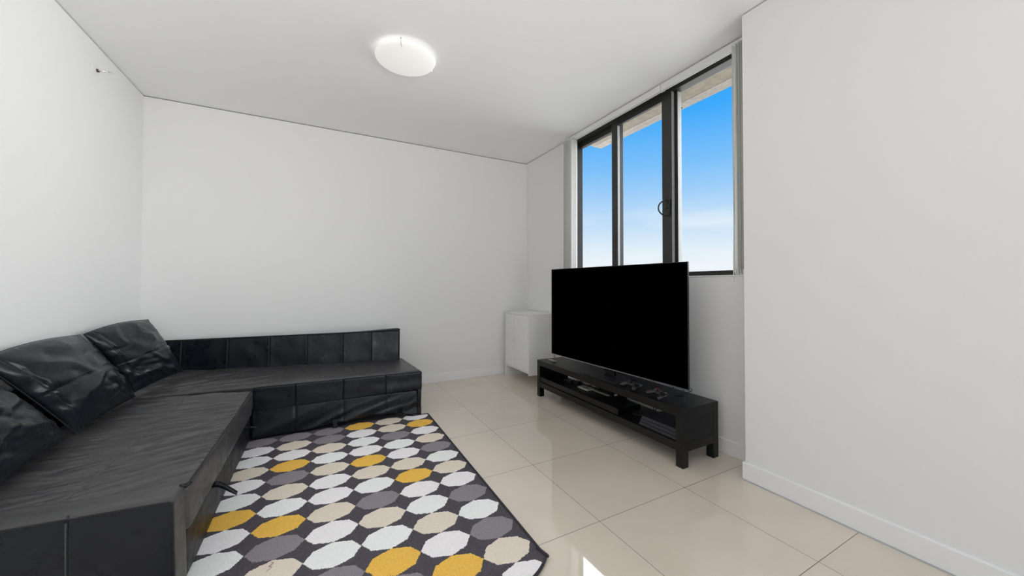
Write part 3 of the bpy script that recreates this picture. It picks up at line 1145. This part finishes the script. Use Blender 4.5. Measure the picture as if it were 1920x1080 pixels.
ZC = 0.395
cushion('black leather back cushion in the sofa corner, farthest from the camera',
        [(-1.045, 3.21, 0.412), (-0.90, 3.60, 0.452), (-1.10, 3.60, 0.845), (-1.20, 3.03, 0.815)], 0.15, 1.3, seam_u=0.10)
cushion('black leather back cushion in the middle, between the corner cushion and the cut-off one',
        [(-1.02, 2.52, ZC), (-1.015, 3.14, ZC + 0.006), (-1.20, 2.99, 0.815), (-1.20, 2.28, 0.80)], 0.17, 5.7, seam_u=0.08, seam_v=0.52)
cushion('black leather back cushion nearest the camera, cut off by the left edge of the photo',
        [(-0.985, 1.86, ZC), (-1.03, 2.47, ZC), (-1.20, 2.27, 0.755), (-1.20, 1.72, 0.76)], 0.17, 9.1, seam_v=None)

# ================================================================== TV BENCH
SX0, SX1, SY0, SY1 = 1.925, 2.268, 1.452, 3.095
bench = thing('tv_bench', 'long low black-brown wooden tv bench with open shelves under the window', 'tv bench', (2.1, 2.27, 0))
obj('top_panel', B(((SX0, SY0, 0.304), (SX1, SY1, 0.355)), bev=0.0015), M['wood'], bench)
for y0 in (SY0, SY1 - 0.05):
    for x0 in (SX0, SX1 - 0.05):
        obj('leg', B(((x0, y0 + 0.0005, 0.0), (x0 + 0.05, y0 + 0.0495, 0.3035)), bev=0.0015), M['wood'], bench)
obj('side_panel', B(((SX0 + 0.0505, SY0 + 0.002, 0.147), (SX1 - 0.0505, SY0 + 0.046, 0.3035)), ((SX0 + 0.0505, SY0 + 0.001, 0.096), (SX1 - 0.0505, SY0 + 0.047, 0.1455))), M['wood'], bench)
obj('side_panel', B(((SX0 + 0.0505, SY1 - 0.046, 0.147), (SX1 - 0.0505, SY1 - 0.002, 0.3035)), ((SX0 + 0.0505, SY1 - 0.047, 0.096), (SX1 - 0.0505, SY1 - 0.001, 0.1455))), M['wood'], bench)
obj('lower_shelf', B(((SX0 + 0.0005, SY0 + 0.0505, 0.094), (SX1 - 0.0005, SY1 - 0.0505, 0.145)), bev=0.0015), M['wood'], bench)
obj('divider', B(((2.10, 2.235, 0.1455), (SX1 - 0.002, 2.40, 0.3035))), M['wood'], bench)
obj('raised_shelf', B(((SX0 + 0.004, 1.99, 0.1525), (2.155, SY1 - 0.055, 0.196)), bev=0.002), M['wood'], bench)

# console on the lower shelf
con = thing('game_console', 'black slab game console with slanted grooved front on the lower shelf of the tv bench', 'game console', (2.07, 1.66, 0.146))


def wedge(bm, x0, x1, y0, y1, z0, z1, sl=0.012):
    lo = box(bm, (x0, y0, z0), (x1, y1, z1))


for k, (za, zb, off) in enumerate(((0.1465, 0.163, 0.0), (0.167, 0.184, 0.006), (0.188, 0.205, 0.012))):
    bm = bmesh.new()
    x0 = 1.945 + off
    y0, y1 = 1.518 + off * 0.3, 1.812 - off
    vs = [bm.verts.new(q) for q in ((x0, y0, za), (x0 + 0.235, y0, za), (x0 + 0.235, y1 - 0.0, za), (x0, y1, za),
                                    (x0 + 0.006, y0 + 0.001, zb), (x0 + 0.235, y0 + 0.001, zb), (x0 + 0.235, y1 - 0.006, zb), (x0 + 0.006, y1 - 0.006, zb))]
    for q in ((0, 3, 2, 1), (4, 5, 6, 7), (0, 1, 5, 4), (1, 2, 6, 5), (2, 3, 7, 6), (3, 0, 4, 7)):
        bm.faces.new([vs[i] for i in q])
    bmesh.ops.bevel(bm, geom=bm.edges[:], offset=0.0012, segments=2, affect='EDGES')
    obj('shell_layer', bm, M['console'], con)
obj('core', B(((1.962, 1.526, 0.155), (2.17, 1.795, 0.20))), M['plastic'], con)


# ------------------------------------------------------------------ television
ang = math.atan2(0.073, -1.436)
TA = math.atan(0.073 / 1.436)
tv = thing('television', 'large flat television with blank black screen standing on the tv bench', 'television', (2.0465, 2.248, 0.355), rz=TA)


def tvp(name, boxes, m, parent=tv, bev=0.001, **kw):
    bm = B(*boxes, bev=bev)
    me_o = obj(name, bm, m, None, **kw)
    me_o.parent = parent
    return me_o


HWT = 0.719
Z0, Z1 = 0.071, 0.8945      # relative to the bench top
# local axes: -x faces the room, y runs along the wall
obj_panel = tvp('panel', [((0.0005, -HWT, Z0), (0.013, HWT, Z1))], M['tvhouse'], bev=0.0008)
tvp('screen', [((-0.0008, -HWT + 0.003, Z0 + 0.010), (0.0004, HWT - 0.003, Z1 - 0.003))], M['screen'], bev=0)
tvp('bottom_trim', [((-0.0022, -HWT, Z0 - 0.0005), (0.010, HWT, Z0 + 0.0045))], M['silver'], bev=0.0006)
tvp('edge_trim', [((0.0015, -HWT - 0.0016, Z0), (0.0125, -HWT - 0.0002, Z1 + 0.0012)), ((0.0015, HWT + 0.0002, Z0), (0.0125, HWT + 0.0016, Z1 + 0.0012)),
                  ((0.0015, -HWT, Z1 + 0.0001), (0.0125, HWT, Z1 + 0.0014))], M['steel_grey'], bev=0)
tvp('rear_housing', [((0.0135, -0.58, Z0 + 0.004), (0.050, 0.58, 0.50))], M['tvhouse'], bev=0.006)
tvp('neck', [((0.035, -0.055, 0.014), (0.062, 0.055, 0.12))], M['plastic'], bev=0.004)
bm = bmesh.new()
vs = [bm.verts.new(q) for q in ((-0.085, -0.17, 0.0005), (0.13, -0.20, 0.0005), (0.13, 0.20, 0.0005), (-0.085, 0.17, 0.0005),
                                (-0.083, -0.168, 0.009), (0.128, -0.198, 0.014), (0.128, 0.198, 0.014), (-0.083, 0.168, 0.009))]
for q in ((0, 3, 2, 1), (4, 5, 6, 7), (0, 1, 5, 4), (1, 2, 6, 5), (2, 3, 7, 6), (3, 0, 4, 7)):
    bm.faces.new([vs[i] for i in q])
bmesh.ops.bevel(bm, geom=bm.edges[:], offset=0.002, segments=2, affect='EDGES')
bp_ = obj('base_plate', bm, M['plastic'], None)
bp_.parent = tv


# ------------------------------------------------------------------ game controllers
def controller(label, loc, rz, accent, tilt=0):
    t = thing('game_controller', label, 'game controller', loc, 'game controllers on the tv bench', rz)
    # local: +y width, -x towards the player (grips), z up

    def o(name, bm, m, par=t, smooth=True):
        q = obj(name, bm, m, None, smooth=smooth)
        q.parent = par
        return q
    pts = [(-0.056, 0.062, 0.016), (-0.042, 0.062, 0.021), (-0.020, 0.057, 0.028), (0.000, 0.042, 0.031), (0.003, 0.020, 0.030), (0.003, 0.0, 0.030),
           (0.003, -0.020, 0.030), (0.000, -0.042, 0.031), (-0.020, -0.057, 0.028), (-0.042, -0.062, 0.021), (-0.056, -0.062, 0.016)]
    rad = [0.013, 0.0175, 0.022, 0.027, 0.0265, 0.026, 0.0265, 0.027, 0.022, 0.0175, 0.013]
    path = smooth_path(pts, 5)
    rr_ = []
    for i in range(len(path)):
        f = i / 5
        a = min(int(f), len(rad) - 2)
        rr_.append(rad[a] + (rad[a + 1] - rad[a]) * (f - a))
    bm = bmesh.new()
    tube(bm, path, rr_, 16)
    for v in bm.verts:      # flatten top and underside of the body
        zc = 0.028
        v.co.z = zc + (v.co.z - zc) * (0.72 if v.co.x > -0.03 else 0.86)
        v.co.z = max(0.0015, v.co.z)
    body = o('body', bm, M['plastic'])
    for s in (-1, 1):
        bm = bmesh.new()
        tube(bm, [(-0.008, 0.024 * s, 0.038), (-0.009, 0.024 * s, 0.050), (-0.009, 0.024 * s, 0.0515), (-0.010, 0.024 * s, 0.055)], [0.007, 0.0055, 0.0095, 0.0088], 16)
        o('thumbstick', bm, M['grey_plastic'])
        bm = bmesh.new()
        box(bm, (0.018, 0.048 * s - 0.013, 0.026), (0.036, 0.048 * s + 0.013, 0.042), 0.004)
        o('shoulder_button', bm, M['grey_plastic'] if accent is None else M['plastic'])
    bm = bmesh.new()
    box(bm, (-0.008, 0.043, 0.044), (0.016, 0.050, 0.049), 0.001)
    box(bm, (0.0005, 0.035, 0.044), (0.0075, 0.058, 0.049), 0.001)
    o('direction_pad', bm, M['grey_plastic'])
    for k, (dx, dy) in enumerate(((0.011, 0), (-0.011, 0), (0, 0.011), (0, -0.011))):
        bm = bmesh.new()
        cyl(bm, (0.004 + dx, -0.046 + dy, 0.042), (0.004 + dx, -0.046 + dy, 0.050), 0.0045, 12)
        o('button', bm, M['yellowdot'] if (accent and k == 0) else M['grey_plastic'], smooth=False)
    bm = bmesh.new()
    box(bm, (0.006, -0.020, 0.041), (0.026, 0.020, 0.047), 0.002)
    o('touchpad', bm, M['console'])
    if accent:
        bm = bmesh.new()
        box(bm, (0.014, 0.036, 0.045), (0.030, 0.060, 0.053), 0.003)
        o('red_cap', bm, M['red'])
    return t


controller('black game controller nearer the tv foot, left of the pair', (1.990, 1.905, 0.3555), R(-8), None)
controller('black game controller with a small red cap, right of the pair', (1.985, 1.672, 0.3555), R(-14), True)


def cable(name, label, pts, r=0.0022, m='plastic', group=None, n=8):
    bm = bmesh.new()
    tube(bm, smooth_path(pts, n), r, 7)
    return tag(obj(name, bm, M[m], smooth=True), label, 'cable', group)


ZT = 0.3575
cable('charging_cable', 'thin black cable looping behind the controllers at the right end of the bench',
      [(2.03, 1.66, ZT), (2.10, 1.66, 0.40), (2.16, 1.70, 0.425), (2.20, 1.72, 0.41), (2.19, 1.64, 0.38), (2.13, 1.60, ZT), (2.07, 1.54, ZT), (2.035, 1.52, ZT + 0.001), (2.02, 1.505, ZT)])
bm = bmesh.new()
box(bm, (2.005, 1.486, 0.3556), (2.022, 1.506, 0.362), 0.0015)
tag(obj('cable_plug', bm, M['plastic']), 'small black plug lying at the right end of the bench top', 'plug')
cable('aerial_cable', 'thin black cable bowed from the lower right of the tv to the bench',
      [(2.12, 1.60, 0.435), (2.17, 1.58, 0.42), (2.21, 1.60, 0.39), (2.19, 1.65, 0.362), (2.12, 1.66, ZT)])
cable('controller_cable', 'black cable on the bench between the tv foot and the left controller',
      [(1.965, 2.09, ZT), (1.975, 2.04, ZT), (2.01, 1.985, ZT + 0.001), (2.02, 1.97, ZT + 0.002)])
# little pale card and remote at the left end of the bench
bm = bmesh.new()
box(bm, (2.02, 2.93, 0.3556), (2.045, 3.05, 0.3585), 0.001)
tag(obj('paper_card', bm, M['paper']), 'flat pale card lying at the left end of the bench under the tv', 'card')
bm = bmesh.new()
box(bm, (1.985, 2.885, 0.3556), (2.010, 2.925, 0.366), 0.002)
tag(obj('small_receiver', bm, M['grey_plastic']), 'small grey gadget beside the pale card at the left end of the bench', 'gadget')

# adapters and cables on the raised shelf, left bay
ZR = 0.1965
for k, (x, y, sx_, sy_, h, mt, lb) in enumerate((
        (2.03, 2.70, 0.05, 0.05, 0.026, 'plastic', 'small black power adapter on the raised shelf, left of the others'),
        (2.06, 2.62, 0.045, 0.06, 0.03, 'plastic', 'black power adapter on the raised shelf next to the white box'),
        (2.05, 2.795, 0.03, 0.03, 0.012, 'grey_plastic', 'small grey adapter at the left of the cable tangle'))):
    tag(obj('power_adapter', B(((x, y, ZR), (x + sx_, y + sy_, ZR + h)), bev=0.004), M[mt]), lb, 'adapter', 'adapters on the raised shelf')
tag(obj('router', B(((2.02, 2.44, ZR), (2.10, 2.575, ZR + 0.012)), bev=0.003), M['paper']), 'flat pale set-top box among cables on the raised shelf', 'box')
tag(obj('envelope', B(((2.075, 2.255, ZR), (2.15, 2.43, ZR + 0.004)), bev=0.001), M['paper']), 'pale flat packet beside the flat box on the raised shelf', 'packet')
for k, (y, y2) in enumerate(((2.70, 2.72), (2.66, 2.67), (2.56, 2.56), (2.47, 2.47), (2.43, 2.425))):
    cable('device_cable', ['leftmost thin cable rising behind the tv bench shelf', 'second thin cable from the left rising behind the shelf',
                           'middle thin cable rising behind the shelf', 'fourth thin cable from the left rising behind the shelf',
                           'rightmost slanting cable rising behind the shelf'][k],
          [(2.09, y - 0.02, ZR + 0.003), (2.13, y, ZR + 0.004), (2.19, y, ZR + 0.02), (2.26, y2, 0.235), (2.30, y2 - 0.01, 0.28), (2.310, y2 - 0.02, 0.38)], 0.0028, group='cables behind the bench')
tag(obj('cable_connector', B(((2.125, 2.225, ZR), (2.150, 2.245, ZR + 0.016)), bev=0.003), M['paper']), 'small white connector at the end of the slanting cable', 'connector')
cable('mains_lead', 'black mains lead lying along the right bay of the bench shelf',
      [(2.20, 1.80, 0.150), (2.12, 1.88, 0.150), (2.05, 1.965, 0.150), (2.13, 1.968, 0.150), (2.20, 1.93, 0.152), (2.25, 1.93, 0.16), (2.30, 1.94, 0.20)], 0.003)
tag(obj('white_plug', B(((2.235, 1.765, 0.1455), (2.262, 1.825, 0.158)), bev=0.003), M['rail']), 'small white plug at the back of the right bay of the bench', 'plug')
# power board on the floor below the bench
pb = thing('power_board', 'black power board on the floor under the middle of the bench', 'power board', (2.2, 2.25, 0))
obj('housing', B(((2.14, 2.18, 0.0), (2.19, 2.46, 0.035)), bev=0.004), M['plastic'], pb)
obj('plug', B(((2.145, 2.20, 0.0355), (2.185, 2.24, 0.07)), bev=0.004), M['plastic'], pb)
for k, y in enumerate((2.72, 2.52, 2.42, 1.98)):
    cable('floor_cable', ['thin cable hanging below the bench near its left end', 'thin cable looped under the bench left of the power board',
                          'thin cable looped down to the power board', 'thin cable under the right part of the bench'][k],
          [(2.295, y, 0.30), (2.30, y + 0.01, 0.12), (2.29, y - 0.02, 0.03), (2.25, y - 0.08, 0.0035), (2.20, y - 0.12 + 0.05 * (k % 2), 0.0035)], 0.0026, group='cables under the bench')

# ================================================================== WHITE CABINET
cb = thing('white_cabinet', 'small white cupboard in the corner between the back wall and the tv bench', 'cabinet', (2.16, 3.66, 0))
CX0, CX1, CY0, CY1, CZ = 2.000, 2.325, 3.385, 3.945, 0.776
obj('side_panel', B(((CX0, CY0, 0.115), (CX1, CY0 + 0.016, CZ)), ((CX0 + 0.18, CY0, 0.0), (CX1, CY0 + 0.016, 0.1149))), M['cabinet'], cb)
obj('side_panel', B(((CX0, CY1 - 0.016, 0.0), (CX1, CY1, CZ)), bev=0.001), M['cabinet'], cb)
obj('top_panel', B(((CX0 + 0.001, CY0 + 0.0165, CZ - 0.016), (CX1, CY1 - 0.0165, CZ - 0.0005)), bev=0.001), M['cabinet'], cb)
obj('bottom_panel', B(((CX0 + 0.001, CY0 + 0.0165, 0.135), (CX1, CY1 - 0.0165, 0.151)), bev=0.001), M['cabinet'], cb)
obj('back_panel', B(((CX1 - 0.006, CY0 + 0.017, 0.151), (CX1 - 0.001, CY1 - 0.017, CZ - 0.017))), M['cabinet'], cb)
d1 = obj('door', B(((CX0 - 0.001, CY0 + 0.018, 0.154), (CX0 + 0.014, 3.716, CZ - 0.019)), bev=0.001), M['cabinet'], cb)
d2 = obj('door', B(((CX0 - 0.001, 3.7185, 0.154), (CX0 + 0.014, CY1 - 0.018, CZ - 0.019)), bev=0.001), M['cabinet'], cb)
bm = bmesh.new()
tube(bm, [(CX0 - 0.001, 3.700, 0.463), (CX0 - 0.010, 3.700, 0.463), (CX0 - 0.016, 3.700, 0.463), (CX0 - 0.022, 3.700, 0.463)], [0.004, 0.005, 0.010, 0.008], 16)
obj('knob', bm, M['cabinet'], d1, smooth=True)
for (x, z) in ((2.06, CZ - 0.008), (2.27, CZ - 0.008), (2.06, 0.143), (2.27, 0.143)):
    bm = bmesh.new()
    cyl(bm, (x, CY0 + 0.001, z), (x, CY0 - 0.0015, z), 0.004, 12)
    obj('screw_cap', bm, M['silver'], cb)
